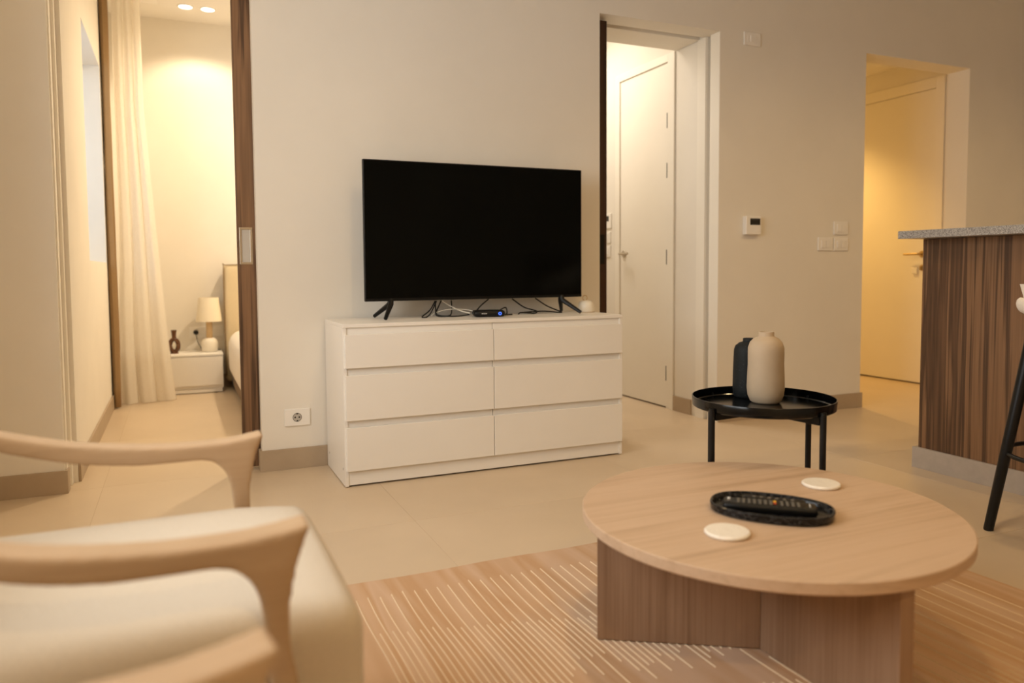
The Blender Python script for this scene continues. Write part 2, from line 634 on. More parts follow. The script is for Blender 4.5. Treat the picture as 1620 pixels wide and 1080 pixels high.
# skirting
BH, BT = 0.10, 0.012


def skirt(name, lst, label):
    tag(boxes(name, lst, 'skirting', None, 0.0012), label, **ST)


skirt('baseboard_left_of_bedroom_door', [(-0.80, XA + 0.012, -BT, 0, 0, BH), (XA, XA + 0.012, 0, 0.055, 0, BH)], 'beige tile skirting left of the bedroom doorway')
skirt('baseboard_behind_dresser', [(XB - 0.012, XC + 0.012, -BT, 0, 0, BH), (XB - 0.012, XB, 0, 0.055, 0, BH), (XC, XC + 0.012, 0, 0.055, 0, BH)], 'beige tile skirting behind the white dresser')
skirt('baseboard_between_doors', [(XD + 0.004, XE + 0.012, -BT, 0, 0, BH), (XE, XE + 0.012, 0, TW, 0, BH)], 'beige tile skirting behind the black side table')
skirt('baseboard_right', [(XF - 0.012, 7.0, -BT, 0, 0, BH), (XF - 0.012, XF, 0, TW, 0, BH)], 'beige tile skirting behind the kitchen island')
skirt('baseboard_bedroom_left', [(-0.44, -0.428, TW + 0.01, 3.0, 0, BH)], 'beige tile skirting along the bedroom window wall')
skirt('baseboard_bedroom_back', [(-0.428, 2.05, 2.988, 3.0, 0, BH)], 'beige tile skirting behind the bedside table')
skirt('baseboard_lobby', [(3.024, 3.036, 0.262, 0.452, 0, BH)], 'short beige tile skirting inside the middle doorway')
skirt('baseboard_hall', [(4.238, 4.25, TW, 2.1, 0, BH), (5.478, 5.49, TW, 0.35, 0, BH)], 'beige tile skirting inside the hall')
# painted jamb liners of the doorways
tag(boxes('trim_1', [(XA, XA + 0.012, 0.125, TW + 0.004, 0, H), (XA, XA + 0.006, 0.02, 0.058, BH, H)], 'doorwhite', None, 0.001), 'white pocket door jamb strip left of the bedroom doorway', **ST)
tag(boxes('trim_2', [(XD - 0.010, XD, 0.126, 0.207, 0, H), (XD - 0.004, XD, 0.0, 0.088, 0, H)], 'doorwhite', None, 0.001), 'white grooved jamb of the middle doorway', **ST)

# windows
wn = thing('window_1', (-0.62, (WN + WF) / 2, WZ0), None, None, None, 'structure')
tag(wn, 'bedroom window in the deep reveal beside the curtain')
for (a, b, c_, d) in ((WN, WN + 0.05, WZ0, WZ1), (WF - 0.05, WF, WZ0, WZ1), (WN + 0.05, WF - 0.05, WZ0, WZ0 + 0.05), (WN + 0.05, WF - 0.05, WZ1 - 0.05, WZ1)):
    box('window_frame', -0.66, -0.61, a, b, c_, d, 'frame', wn, 0.004)
box('pane', -0.64, -0.632, WN + 0.05, WF - 0.05, WZ0 + 0.05, WZ1 - 0.05, 'glass', wn)
wn = thing('window_2', (-1.0, -2.10, 0.88), None, None, None, 'structure')
tag(wn, 'wide living-room window beside the armchairs')
for yy in (-3.10, -2.13, -1.16):
    box('window_frame', -1.02, -0.96, yy, yy + 0.06, 0.88, 2.42, 'frame', wn, 0.004)
for zz in (0.88, 2.36):
    box('window_frame', -1.018, -0.962, -3.04, -1.16, zz, zz + 0.06, 'frame', wn, 0.004)
for y0_, y1_ in ((-3.04, -2.13), (-2.07, -1.16)):
    box('pane', -0.995, -0.987, y0_, y1_, 0.94, 2.36, 'glass', wn)

# pocket doors
d1 = thing('door_1', (0.72, 0.09, 0), None, None, None, 'structure')
tag(d1, 'walnut sliding door half hidden in the wall beside the bedroom doorway')
box('door_panel', 0.263, 1.20, 0.07, 0.11, 0.012, 2.362, 'walnut', d1, 0.0015)
bm = bmesh.new()
for b in ((0.272, 0.332, 0.985, 0.996), (0.272, 0.332, 1.149, 1.16), (0.272, 0.284, 0.996, 1.149), (0.320, 0.332, 0.996, 1.149)):
    bx(bm, b[0], b[1], 0.0665, 0.0705, b[2], b[3], 0.0012)
fp = finish('flush_pull', bm, 'metal', d1)
fp['label'] = 'brushed metal recessed pull'
box('recess', 0.284, 0.320, 0.0690, 0.0702, 0.996, 1.149, 'plastic_grey', fp)
d2 = thing('door_2', (1.9, 0.09, 0), None, None, None, 'structure')
tag(d2, 'dark walnut sliding door edge at the left of the middle doorway')
box('door_panel', 1.36, 2.281, 0.07, 0.11, 0.012, 2.362, 'walnut_dark', d2, 0.0015)
fp = box('flush_pull', 2.232, 2.266, 0.0675, 0.0705, 0.98, 1.15, 'hole', d2, 0.001)


def lever(parent, x, y, z, sgn, mat, length=0.12):
    """lever handle on a door facing -X; rose at y, lever running along sgn*Y"""
    h = lathe('rose', [(0.0, -0.010), (0.024, -0.010), (0.026, -0.007), (0.026, 0.0)], (x, y, z), mat, parent, 24, False, 'x')
    tube('lever', [(x - 0.008, y, z), (x - 0.04, y, z), (x - 0.048, y + sgn * 0.008, z), (x - 0.05, y + sgn * 0.03, z), (x - 0.05, y + sgn * length, z)], 0.009, mat, h, 10, 3)
    return h


# white lobby door
d3 = thing('door_3', (3.05, 0.82, 0), None, None, None, 'structure')
tag(d3, 'white lobby door with four hinges seen through the middle doorway')
boxes('door_frame', [(3.024, 3.10, 0.455, 0.530, 0, 2.376), (3.024, 3.10, 1.130, 1.19, 0, 2.376), (3.024, 3.10, 0.530, 1.130, 2.325, 2.376)], 'doorwhite', d3, 0.002)
box('door_panel', 3.034, 3.075, 0.533, 1.127, 0.010, 2.3225, 'doorwhite', d3, 0.0015)
for zz in (0.24, 1.03, 1.61, 1.94):
    tube('hinge', [(3.030, 0.531, zz - 0.05), (3.030, 0.531, zz + 0.05)], 0.008, 'btn_grey', d3, 10)
lever(d3, 3.034, 1.075, 1.062, -1, 'metal', 0.12)
# entrance door in the hall
d4 = thing('door_4', (5.52, 0.88, 0), None, None, None, 'structure')
tag(d4, 'tall entrance door lit yellow in the hall behind the island')
boxes('door_frame', [(5.480, 5.55, 0.352, 0.428, 0, 2.437), (5.480, 5.55, 1.345, 1.42, 0, 2.437), (5.480, 5.55, 0.428, 1.345, 2.352, 2.437)], 'doorwhite', d4, 0.002)
box('door_panel', 5.489, 5.535, 0.432, 1.341, 0.012, 2.3485, 'doorwhite', d4, 0.0015)
lever(d4, 5.489, 0.520, 1.055, 1, 'brass', 0.13)
ck = lathe('lock_cylinder', [(0.0, -0.012), (0.022, -0.012), (0.025, -0.008), (0.025, 0.0)], (5.489, 0.512, 0.945), 'brass', d4, 24, False, 'x')
key = box('key', 5.452, 5.478, 0.509, 0.515, 0.925, 0.958, 'brass', ck, 0.002)
box('key_tag', 5.476, 5.481, 0.555, 0.605, 0.895, 0.945, 'plastic_white', d4, 0.003)


# ------------------------------------------------------------------ chest of drawers
DL, DR, DF, DB, DH = 0.648, 2.065, -0.445, -0.016, 0.72
ch = thing('chest_of_drawers', ((DL + DR) / 2, (DF + DB) / 2, 0), 'low white chest of six drawers under the television', 'dresser')
box('top_panel', DL, DR, DF, DB, 0.704, DH, 'white', ch, 0.0015)
for xa, xb in ((DL, DL + 0.016), (DR - 0.016, DR)):
    box('side_panel', xa, xb, DF + 0.003, DB, 0.004, 0.704, 'white', ch, 0.001)
box('back_panel', DL + 0.016, DR - 0.016, DB - 0.006, DB, 0.03, 0.704, 'white', ch)
MID = (DL + DR) / 2 - 0.005
box('divider', MID - 0.010, MID + 0.010, DF + 0.016, DB - 0.006, 0.08, 0.704, 'white', ch)
box('plinth', DL + 0.016, DR - 0.016, DF + 0.006, DF + 0.022, 0.008, 0.071, 'white', ch, 0.0008)
for z0, z1 in ((0.073, 0.264), (0.296, 0.495), (0.527, 0.674)):
    for xa, xb in ((DL + 0.007, MID - 0.0015), (MID + 0.0015, DR - 0.007)):
        d = box('drawer', xa, xb, DF - 0.012, DF + 0.004, z0, z1, 'white', ch, 0.0012)
        ztop = z1 + 0.032 if z1 < 0.6 else 0.704
        box('finger_rail', max(xa, DL + 0.016), min(xb, DR - 0.016), DF + 0.008, DF + 0.020, z1 - 0.01, ztop, 'white', d)
for yy, zz in ((DF + 0.045, 0.075), (DB - 0.05, 0.075)):
    lathe('screw_cap', [(0.0, -0.0012), (0.005, -0.0012), (0.006, 0.0)], (DL, yy, zz), 'plastic_grey', ch, 12, False, 'x')

# ------------------------------------------------------------------ television
TY0 = -0.205
tv = thing('television', (1.38, -0.18, DH), 'large black flat television standing on the white dresser', 'television')
TL, TR, TZ0, TZ1 = 0.803, 1.962, 0.806, 1.472
bm = bmesh.new()
bx(bm, TL, TR, TY0, TY0 + 0.022, TZ0, TZ1, 0.003)
bx(bm, TL + 0.12, TR - 0.12, TY0 + 0.021, TY0 + 0.055, TZ0 + 0.03, TZ1 - 0.15, 0.01)
finish('casing', bm, 'black_plastic', tv)
box('screen', TL + 0.006, TR - 0.006, TY0 - 0.0012, TY0 + 0.002, TZ0 + 0.014, TZ1 - 0.006, 'screen', tv)
for xt, xf, sg in ((0.93, 0.877, -1), (1.845, 1.908, 1)):
    bm = bmesh.new()
    top = Vector((xt, TY0 + 0.012, TZ0 + 0.012))
    for ye in (-0.292, -0.075):
        e = Vector((xf, ye, DH + 0.0095))
        knee = top + Vector((sg * 0.004, (ye - top.y) * 0.12, -0.028))
        tube_bm(bm, [top, knee, e], [0.014, 0.013, 0.0090], 8)
    finish('foot', bm, 'black_plastic', tv, True, auto=40)

# set-top box
sb = thing('set_top_box', (1.405, -0.27, DH), 'small round-cornered black set-top box with blue power light on the dresser', 'set-top box')
BA = R(-14)


def rotz(bm, c, a):
    bmesh.ops.rotate(bm, verts=bm.verts, cent=c, matrix=Matrix.Rotation(a, 3, 'Z'))
    return bm


c0 = (1.405, -0.26, DH + 0.018)
finish('casing', rotz(roundbox_bm(bmesh.new(), (1.405, -0.26, DH + 0.018), (0.155, 0.10, 0.032), 0.014, 6), c0, BA), 'black_plastic', sb, True)
finish('light_ring', rotz(lathe_bm(bmesh.new(), [(0.0045, -0.002), (0.008, -0.002), (0.008, 0.0), (0.0045, 0.0)], (1.455, -0.3105, DH + 0.018), 20, False, 'y'), c0, BA), 'led_blue', sb)
bm = bmesh.new()
for k, wd in enumerate((0.004, 0.003, 0.004, 0.003, 0.004)):
    bx(bm, 1.365 + k * 0.0052, 1.365 + k * 0.0052 + wd, -0.3112, -0.3096, DH + 0.016, DH + 0.0205)
finish('printed_logo', rotz(bm, c0, BA), 'print_white', sb)

# cables behind and under the television
Z = DH + 0.0042
def cable(pts, lab, mat='cable_black', r=0.0034):
    tag(tube('cable', pts, r, mat, None, 8, 8), lab, 'cable')


cable([(1.16, -0.165, 0.80), (1.13, -0.17, 0.755), (1.085, -0.19, Z + 0.002), (1.10, -0.21, Z), (1.13, -0.19, 0.745), (1.165, -0.17, 0.80)], 'black cable in a tight loop left of the set-top box under the television')
cable([(1.165, -0.155, 0.80), (1.165, -0.155, 0.76), (1.17, -0.16, Z + 0.003), (1.22, -0.19, Z), (1.27, -0.20, Z), (1.325, -0.205, Z + 0.006)], 'black cable hanging straight down then running to the set-top box')
cable([(1.20, -0.15, 0.80), (1.25, -0.15, 0.77), (1.30, -0.17, 0.745), (1.325, -0.215, 0.738)], 'white cable sloping down to the set-top box', 'cable_white')
cable([(1.145, -0.14, Z), (1.17, -0.15, 0.742), (1.24, -0.16, 0.757), (1.33, -0.17, 0.752), (1.36, -0.205, 0.740)], 'thin white cable arching across the dresser to the set-top box', 'cable_white', 0.002)
cable([(1.26, -0.12, 0.80), (1.262, -0.12, 0.755), (1.25, -0.125, Z), (1.20, -0.13, Z), (1.18, -0.12, 0.74), (1.21, -0.11, 0.80)], 'black cable looped under the television behind the white cables')
cable([(1.47, -0.10, 0.80), (1.42, -0.11, 0.765), (1.38, -0.13, Z + 0.003), (1.365, -0.17, Z), (1.372, -0.20, Z + 0.008)], 'black cable slanting from the television middle down behind the set-top box')
cable([(1.465, -0.225, Z + 0.01), (1.50, -0.20, 0.752), (1.53, -0.19, 0.758), (1.53, -0.20, Z + 0.004), (1.50, -0.215, Z), (1.56, -0.20, Z)], 'short curled black cable beside the blue power light')
cable([(1.595, -0.12, 0.80), (1.66, -0.13, 0.755), (1.72, -0.15, 0.735), (1.70, -0.17, Z), (1.62, -0.18, Z + 0.006), (1.60, -0.19, Z)], 'black cable hooking back on itself right of the set-top box')
cable([(1.73, -0.12, 0.80), (1.80, -0.12, 0.757), (1.87, -0.14, Z + 0.002), (1.85, -0.16, Z), (1.76, -0.15, Z + 0.008), (1.63, -0.145, Z + 0.004)], 'long black cable ending beside the right television foot')

# bell-shaped ornament
be = thing('bell_ornament', (2.016, -0.155, DH), 'small white bell-shaped ornament with a twine loop right of the television', 'ornament')
lathe('bell', [(0.0, 0.004), (0.044, 0.004), (0.045, 0.010), (0.043, 0.035), (0.038, 0.050), (0.026, 0.060), (0.010, 0.064), (0.0, 0.065)], (2.016, -0.155, DH), 'white_ceramic', be, 32, False)
lathe('base', [(0.0, 0.0), (0.047, 0.0), (0.047, 0.004), (0.0, 0.004)], (2.016, -0.155, DH), 'beige_ceramic', be, 32, False)
tube('loop', [(2.010 + 0.014 * math.cos(a), -0.155, DH + 0.077 + 0.014 * math.sin(a)) for a in [i * 2 * math.pi / 16 for i in range(16)]], 0.0022, 'amber', be, 6, 0, True)


# ------------------------------------------------------------------ wall fittings on the TV wall
def plate(name, x0, x1, z0, z1, label, cat, group=None, y=0.0):
    t = thing(name, ((x0 + x1) / 2, y, z0), label, cat, group)
    box('cover_plate', x0, x1, y - 0.009, y, z0, z1, 'plastic_white', t, 0.003)
    return t


def socket_face(t, x, z, y, r=0.020):
    s = lathe('socket_well', [(0.0, -0.0094), (r, -0.0094), (r, -0.008)], (x, y, z), 'plastic_grey', t, 28, False, 'y')  # raised disc; its greyer tone stands in for shade in the well
    for dx in (-0.0095, 0.0095):
        lathe('pin_hole', [(0.0, -0.0098), (0.0040, -0.0098), (0.0040, -0.009)], (x + dx, y, z), 'hole', s, 12, False, 'y')  # proud dark discs, the shade inside the holes put into their colour
    for dz in (-1, 1):
        box('earth_clip', x - 0.0035, x + 0.0035, y - 0.0115, y - 0.009, z + dz * (r - 0.003) - 0.0025, z + dz * (r - 0.003) + 0.0025, 'hole', s)
    tube('socket_rim', [(x + r * math.cos(a), y - 0.0098, z + r * math.sin(a)) for a in [i * 2 * math.pi / 24 for i in range(24)]], 0.0013, 'btn_grey', s, 6, 0, True)


t = plate('wall_socket', 0.449, 0.569, 0.207, 0.290, 'white wall socket low on the wall left of the dresser', 'socket')
socket_face(t, 0.508, 0.249, 0)


def rockers(t, x0, x1, z0, z1, y=0.0):
    box('inner_frame', x0 + 0.022, x1 - 0.022, y - 0.0105, y - 0.008, z0 + 0.017, z1 - 0.017, 'plastic_white', t, 0.0006)
    n = 2
    wd = (x1 - x0 - 0.05) / n
    for i in range(n):
        box('rocker', x0 + 0.025 + i * wd + 0.001, x0 + 0.025 + (i + 1) * wd - 0.001, y - 0.013, y - 0.010, z0 + 0.02, z1 - 0.02, 'plastic_white', t, 0.0008)


G = None
for lab, x0, x1, z0, z1 in (('white light switch, uppermost of the three beside the hall doorway', 3.968, 4.094, 1.168, 1.254),
                            ('white light switch, lower left of the three beside the hall doorway', 3.832, 3.958, 1.062, 1.148),
                            ('white light switch, lower right of the three beside the hall doorway', 3.970, 4.096, 1.062, 1.148)):
    t = plate('light_switch', x0, x1, z0, z1, lab, 'switch', 'switches beside the hall doorway')
    rockers(t, x0, x1, z0, z1)
t = plate('wall_call_switch', 3.205, 3.332, 2.312, 2.392, 'white square switch plate high on the wall above the thermostat', 'switch')
box('inner_frame', 3.228, 3.310, -0.0105, -0.008, 2.329, 2.376, 'plastic_white', t, 0.0006)
box('rocker', 3.250, 3.290, -0.014, -0.010, 2.334, 2.371, 'plastic_white', t, 0.001)

th = thing('thermostat', (3.27, 0, 1.158), 'white wall thermostat with dark display right of the middle doorway', 'thermostat')
box('housing', 3.212, 3.332, -0.034, 0, 1.158, 1.272, 'plastic_white', th, 0.006, 3)
sc_ = box('display', 3.243, 3.322, -0.0352, -0.033, 1.218, 1.258, 'lcd', th, 0.001)
boxes('display_digits', [(3.252 + i * 0.012, 3.259 + i * 0.012, -0.0358, -0.0350, 1.248, 1.252) for i in range(5)], 'btn_grey', sc_)
box('button_strip', 3.258, 3.320, -0.0348, -0.033, 1.172, 1.205, 'plastic_white', th, 0.001)


# lobby wall fittings (on the wall facing -X)
def plate_x(name, x, y0, y1, z0, z1, label, cat, group=None):
    t = thing(name, (x, (y0 + y1) / 2, z0), label, cat, group)
    box('cover_plate', x - 0.009, x, y0, y1, z0, z1, 'plastic_white', t, 0.002)
    return t


t = plate_x('thermostat', 3.03, 1.245, 1.365, 1.262, 1.372, 'small white thermostat on the lobby wall left of the lobby door', 'thermostat')
box('display', 3.0195, 3.0215, 1.275, 1.335, 1.315, 1.355, 'lcd', t)
for lab, z0 in (('white light switch directly below the lobby thermostat', 1.150), ('lower white light switch on the lobby wall', 1.045)):
    t = plate_x('light_switch', 3.03, 1.255, 1.365, z0, z0 + 0.085, lab, 'switch', 'lobby switches')
    for k in (0, 1):
        box('rocker', 3.017, 3.0215, 1.278 + k * 0.034, 1.308 + k * 0.034, z0 + 0.018, z0 + 0.067, 'plastic_white', t, 0.0008)

# ------------------------------------------------------------------ rug
RX0, RX1, RY0, RY1 = 0.29, 2.225, -4.10, -1.50
rug = thing('rug', (1.31, -2.8, 0), 'flat woven peach rug with ivory stitched lines under the round coffee table', 'rug')
bm = bmesh.new()
nx, ny = 60, 80
grid = [[bm.verts.new((RX0 + (RX1 - RX0) * i / nx + 0.003 * math.sin(j * 0.5), RY0 + (RY1 - RY0) * j / ny + 0.004 * math.sin(i * 0.4), 0.009)) for j in range(ny + 1)] for i in range(nx + 1)]
for i in range(nx):
    for j in range(ny):
        bm.faces.new((grid[i][j], grid[i + 1][j], grid[i + 1][j + 1], grid[i][j + 1]))
r_ = bmesh.ops.extrude_face_region(bm, geom=bm.faces[:])
vs = [v for v in r_['geom'] if isinstance(v, bmesh.types.BMVert)]
bmesh.ops.translate(bm, verts=vs, vec=(0, 0, -0.0085))
finish('woven_field', bm, 'rug', rug)
bm = bmesh.new()


def stitch(x, ya, yb, wid=0.0042, ph=0.0):
    n = max(2, int((ya - yb) / 0.03))
    L, Rr, T = [], [], []
    for k in range(n + 1):
        y = ya + (yb - ya) * k / n
        xx = x + 0.004 * math.sin(y * 4.3 + ph) + 0.0018 * math.sin(y * 13 + ph * 2.1 + x * 3)
        L.append(bm.verts.new((xx - wid / 2, y, 0.0088)))
        T.append(bm.verts.new((xx, y, 0.0112)))
        Rr.append(bm.verts.new((xx + wid / 2, y, 0.0088)))
    for k in range(n):
        bm.faces.new((L[k], L[k + 1], T[k + 1], T[k]))
        bm.faces.new((T[k], T[k + 1], Rr[k + 1], Rr[k]))




def runs(x, ya, lo, hi):
    """one line of stitching, broken into runs, with a bare patch near the table leg"""
    bare = None
    if 0.80 < x < 1.38:
        c_ = -2.26 - 0.10 * math.sin((x - 0.8) * 5.4) + random.uniform(-0.05, 0.05)
        bare = (c_ + random.uniform(0.05, 0.11), c_ - random.uniform(0.05, 0.12))
    while ya > RY0 + 0.12:
        yb = max(RY0 + 0.1, ya - random.uniform(lo, hi))
        if bare and ya > bare[0] and yb < bare[0]:
            yb = bare[0]
            nxt = bare[1]
            bare = None
        else:
            nxt = yb - random.uniform(0.03, 0.10)
        if ya - yb > 0.02:
            stitch(x, ya, yb, 0.0043, 0.5 * math.sin(x * 2))
        ya = nxt


x = RX0 + 0.152
while x < RX1 - 0.09:
    wob = 0.018 * math.sin(x * 3.1) + random.uniform(-0.008, 0.008)
    runs(x, RY1 - 0.135 + wob, 0.75, 1.5)                     # first set, starts near the far edge
    step = 0.0340 + 0.014 * max(0, min(1, (x - 1.1) / 0.4))
    # second set between the first, starts further in
    runs(x + step / 2, RY1 - 0.355 + wob - 0.24 * (x - 0.44) - 0.45 * max(0, min(1, (x - 1.05) / 0.35)), 0.55, 1.3)
    x += step
o = finish('stitched_lines', bm, 'thread', rug)
o['kind'] = 'stuff'

# ------------------------------------------------------------------ coffee table
TC, TR_, TH = Vector((1.312, -2.302, 0)), 0.449, 0.36
Z0R = 0.0115
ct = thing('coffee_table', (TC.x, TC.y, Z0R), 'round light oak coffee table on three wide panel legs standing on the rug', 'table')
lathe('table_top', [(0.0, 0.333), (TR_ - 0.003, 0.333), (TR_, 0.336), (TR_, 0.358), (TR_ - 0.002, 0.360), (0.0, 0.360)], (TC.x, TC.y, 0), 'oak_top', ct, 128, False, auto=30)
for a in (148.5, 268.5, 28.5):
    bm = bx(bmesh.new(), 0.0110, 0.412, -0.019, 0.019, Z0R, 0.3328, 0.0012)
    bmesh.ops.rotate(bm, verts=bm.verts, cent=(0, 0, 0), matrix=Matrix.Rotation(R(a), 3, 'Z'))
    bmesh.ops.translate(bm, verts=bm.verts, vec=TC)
    finish('panel_leg', bm, 'oak_panel_shaded', ct)
# coasters
for lab, cx, cy in (('round white marble coaster on the table, the nearer one in front of the tray', 1.104, -2.412), ('round white marble coaster on the table, the farther one behind the tray', 1.583, -2.219)):
    o = lathe('coaster', [(0.0, 0.0), (0.046, 0.0), (0.050, 0.004), (0.050, 0.007), (0.047, 0.010), (0.0, 0.010)], (cx, cy, TH), 'marble_white', None, 48, False, auto=35, origin=(cx, cy, TH))
    tag(o, lab, 'coaster', 'marble coasters')

# oval black marble tray and remote control
TRC, TRA = Vector((1.300, -2.336, TH)), R(-43.5)


def tray_ring(bm, a, b, z, n=64):
    out = []
    for i in range(n):
        t = 2 * math.pi * i / n
        c_, s_ = math.cos(t), math.sin(t)
        px = a * math.copysign(abs(c_) ** 0.9, c_)
        py = b * math.copysign(abs(s_) ** 0.8, s_) * (1.0 + 0.10 * c_ if s_ < 0 else 1.0 - 0.12 * c_)
        q = Vector((px * math.cos(TRA) - py * math.sin(TRA), px * math.sin(TRA) + py * math.cos(TRA), z))
        out.append(bm.verts.new(TRC + q))
    return out


bm = bmesh.new()
rg = [tray_ring(bm, *p) for p in ((0.133, 0.086, 0.0), (0.142, 0.095, 0.004), (0.144, 0.097, 0.019), (0.142, 0.095, 0.021), (0.139, 0.092, 0.021), (0.136, 0.089, 0.018), (0.132, 0.085, 0.008))]
for a, b in zip(rg, rg[1:]):
    for i in range(64):
        bm.faces.new((a[i], a[(i + 1) % 64], b[(i + 1) % 64], b[i]))
bm.faces.new(rg[0])
bm.faces.new(rg[-1])
tag(finish('tray', bm, 'marble_black', None, True, tuple(TRC), 35), 'oval black marble tray holding the remote control on the coffee table', 'tray')


def tloc(bm, off, ang):
    bmesh.ops.rotate(bm, verts=bm.verts, cent=(0, 0, 0), matrix=Matrix.Rotation(TRA + ang, 3, 'Z'))
    q = Vector((off[0] * math.cos(TRA) - off[1] * math.sin(TRA), off[0] * math.sin(TRA) + off[1] * math.cos(TRA), 0))
    bmesh.ops.translate(bm, verts=bm.verts, vec=TRC + q)
    return bm


rc = thing('remote_control', TRC + Vector((0, 0, 0.008)), 'slim black remote control with many small buttons lying in the black tray', 'remote')
finish('body', tloc(roundbox_bm(bmesh.new(), (0, 0, 0.0175), (0.215, 0.056, 0.020), 0.008, 5), (-0.004, -0.012), R(3)), 'black_plastic', rc, True)
bm = bmesh.new()
for i in range(12):
    for j in range(3):
        if 7 <= i <= 7:
            continue
        bx(bm, -0.075 + i * 0.0125, -0.068 + i * 0.0125, -0.018 + j * 0.0125, -0.0095 + j * 0.0125, 0.027, 0.0295, 0.0008, 1)
o = finish('buttons', tloc(bm, (-0.004, -0.012), R(3)), 'btn_grey', rc)
o['kind'] = 'stuff'
for nm, px, py, mt in (('power_button', -0.094, 0.010, 'print_white'), ('input_button', -0.094, -0.008, 'btn_grey'), ('yellow_button', 0.0125, 0.008, 'btn_yellow'), ('red_button', 0.0125, -0.006, 'btn_red')):
    finish(nm, tloc(bx(bmesh.new(), px - 0.0035, px + 0.0035, py - 0.005, py + 0.005, 0.027, 0.030, 0.001), (-0.004, -0.012), R(3)), mt, rc)
bm = bmesh.new()
for kk, wd in enumerate((0.004, 0.003, 0.004, 0.003, 0.004)):
    bx(bm, 0.090, 0.0925, -0.012 + kk * 0.0052, -0.012 + kk * 0.0052 + wd, 0.0270, 0.0280)
finish('printed_logo', tloc(bm, (-0.004, -0.012), R(3)), 'print_white', rc)
rc2 = thing('remote_control', TRC + Vector((0.03, 0.03, 0.008)), 'second plain black remote behind the buttoned one in the tray', 'remote')
finish('body', tloc(roundbox_bm(bmesh.new(), (0, 0, 0.0165), (0.15, 0.034, 0.017), 0.007, 5), (0.005, 0.036), R(-3)), 'black_plastic', rc2, True)
bm = bmesh.new()
for i in range(6):
    bx(bm, -0.05 + i * 0.018, -0.042 + i * 0.018, -0.006, 0.006, 0.0245, 0.026, 0.0008, 1)
o = finish('buttons', tloc(bm, (0.005, 0.036), R(-3)), 'btn_grey', rc2)
o['kind'] = 'stuff'

# ------------------------------------------------------------------ black side table with vases
SX, SY = 1.752, -1.805
stb = thing('side_table', (SX, SY, 0.0116), 'round black metal tray side table behind the coffee table', 'side table')
lathe('tray', [(0.0, 0.497), (0.222, 0.497), (0.226, 0.500), (0.228, 0.528), (0.227, 0.530), (0.2245, 0.530), (0.2225, 0.504), (0.219, 0.501), (0.0, 0.501)], (SX, SY, 0), 'black_gloss_metal', stb, 96, False, auto=35)
LA = [97, 187, 277, 7]
feet = []
for a in LA:
    p = Vector((SX + 0.231 * math.cos(R(a)), SY + 0.231 * math.sin(R(a)), 0))
    feet.append(p)
    tube('leg', [(p.x, p.y, 0.0116), (p.x, p.y, 0.25), (p.x, p.y, 0.512)], 0.0098, 'black_metal', stb, 14)
for a in (97, 187):
    bm = bx(bmesh.new(), -0.222, 0.222, -0.009, 0.009, 0.472 + (0.002 if a == 187 else 0), 0.4965, 0.001)
    bmesh.ops.rotate(bm, verts=bm.verts, cent=(0, 0, 0), matrix=Matrix.Rotation(R(a), 3, 'Z'))
    bmesh.ops.translate(bm, verts=bm.verts, vec=(SX, SY, 0))
    finish('cross_bar', bm, 'black_metal', stb)

VZ = 0.501
prof = [(0.0, 0.0), (0.042, 0.0), (0.050, 0.006), (0.058, 0.025), (0.061, 0.050), (0.060, 0.090), (0.058, 0.130), (0.0585, 0.165), (0.058, 0.185), (0.052, 0.203), (0.040, 0.216), (0.028, 0.222), (0.025, 0.225), (0.0255, 0.236), (0.0245, 0.238), (0.021, 0.237), (0.020, 0.220), (0.0, 0.215)]
tag(lathe('vase', prof, (1.797, -1.768, VZ), 'beige_ceramic', None, 56, False, auto=60, origin=(1.797, -1.768, VZ)), 'tall matte beige bottle vase on the black side table', 'vase')
prof = [(0.0, 0.0), (0.046, 0.0), (0.052, 0.005), (0.0545, 0.030), (0.0535, 0.090), (0.052, 0.140), (0.051, 0.165), (0.046, 0.180), (0.032, 0.191), (0.021, 0.194), (0.0205, 0.205), (0.019, 0.206), (0.017, 0.204), (0.017, 0.19), (0.0, 0.185)]
tag(lathe('vase', prof, (1.826, -1.652, VZ), 'speckle', None, 56, False, auto=60, origin=(1.826, -1.652, VZ)), 'shorter dark speckled bottle vase behind the beige one', 'vase')

# ------------------------------------------------------------------ kitchen island and stool
isl = thing('kitchen_island', (3.6, -2.4, 0), 'walnut veneered kitchen island at the right edge', 'island')
box('veneer_panel', 3.20, 3.22, -3.55, -1.258, 0.092, 1.081, 'walnut', isl, 0.001)
box('veneer_panel', 3.222, 3.85, -1.278, -1.258, 0.092, 1.081, 'walnut', isl, 0.001)
box('cabinet_carcass', 3.222, 3.85, -3.55, -1.280, 0.092, 1.081, 'white', isl)
box('plinth', 3.186, 3.86, -3.56, -1.236, 0.0, 0.098, 'skirting', isl, 0.001).data.materials[0] = plain('grey_plinth_stone', (178, 168, 158), 0.5, 0, 0.4, 4, 30)
tag(box('countertop', 3.075, 3.92, -3.62, -1.222, 1.082, 1.118, 'granite', None, 0.002), 'speckled grey granite worktop on the walnut island', 'worktop')

stl = thing('bar_stool', (2.865, -2.165, 0), 'bar stool with black splayed legs and pale seat by the island', 'stool')
SCN = Vector((2.868, -2.168, 0))
for sx_, sy_ in ((-1, 1), (-1, -1), (1, 1), (1, -1)):
    ft = SCN + Vector((0.210 * sx_, 0.200 * sy_, 0))
    tp = SCN + Vector((0.118 * sx_, 0.118 * sy_, 0.745))
    pts = [ft, ft + Vector((0, 0, 0.004)), ft.lerp(tp, 0.5), tp]
    tube('leg', [tuple(p) for p in pts], [0.015, 0.0165, 0.019, 0.021], 'black_metal', stl, 14)
tube('foot_ring', [(SCN.x + 0.240 * math.cos(a), SCN.y + 0.240 * math.sin(a), 0.285) for a in [i * 2 * math.pi / 40 for i in range(40)]], 0.0085, 'black_metal', stl, 8, 0, True)


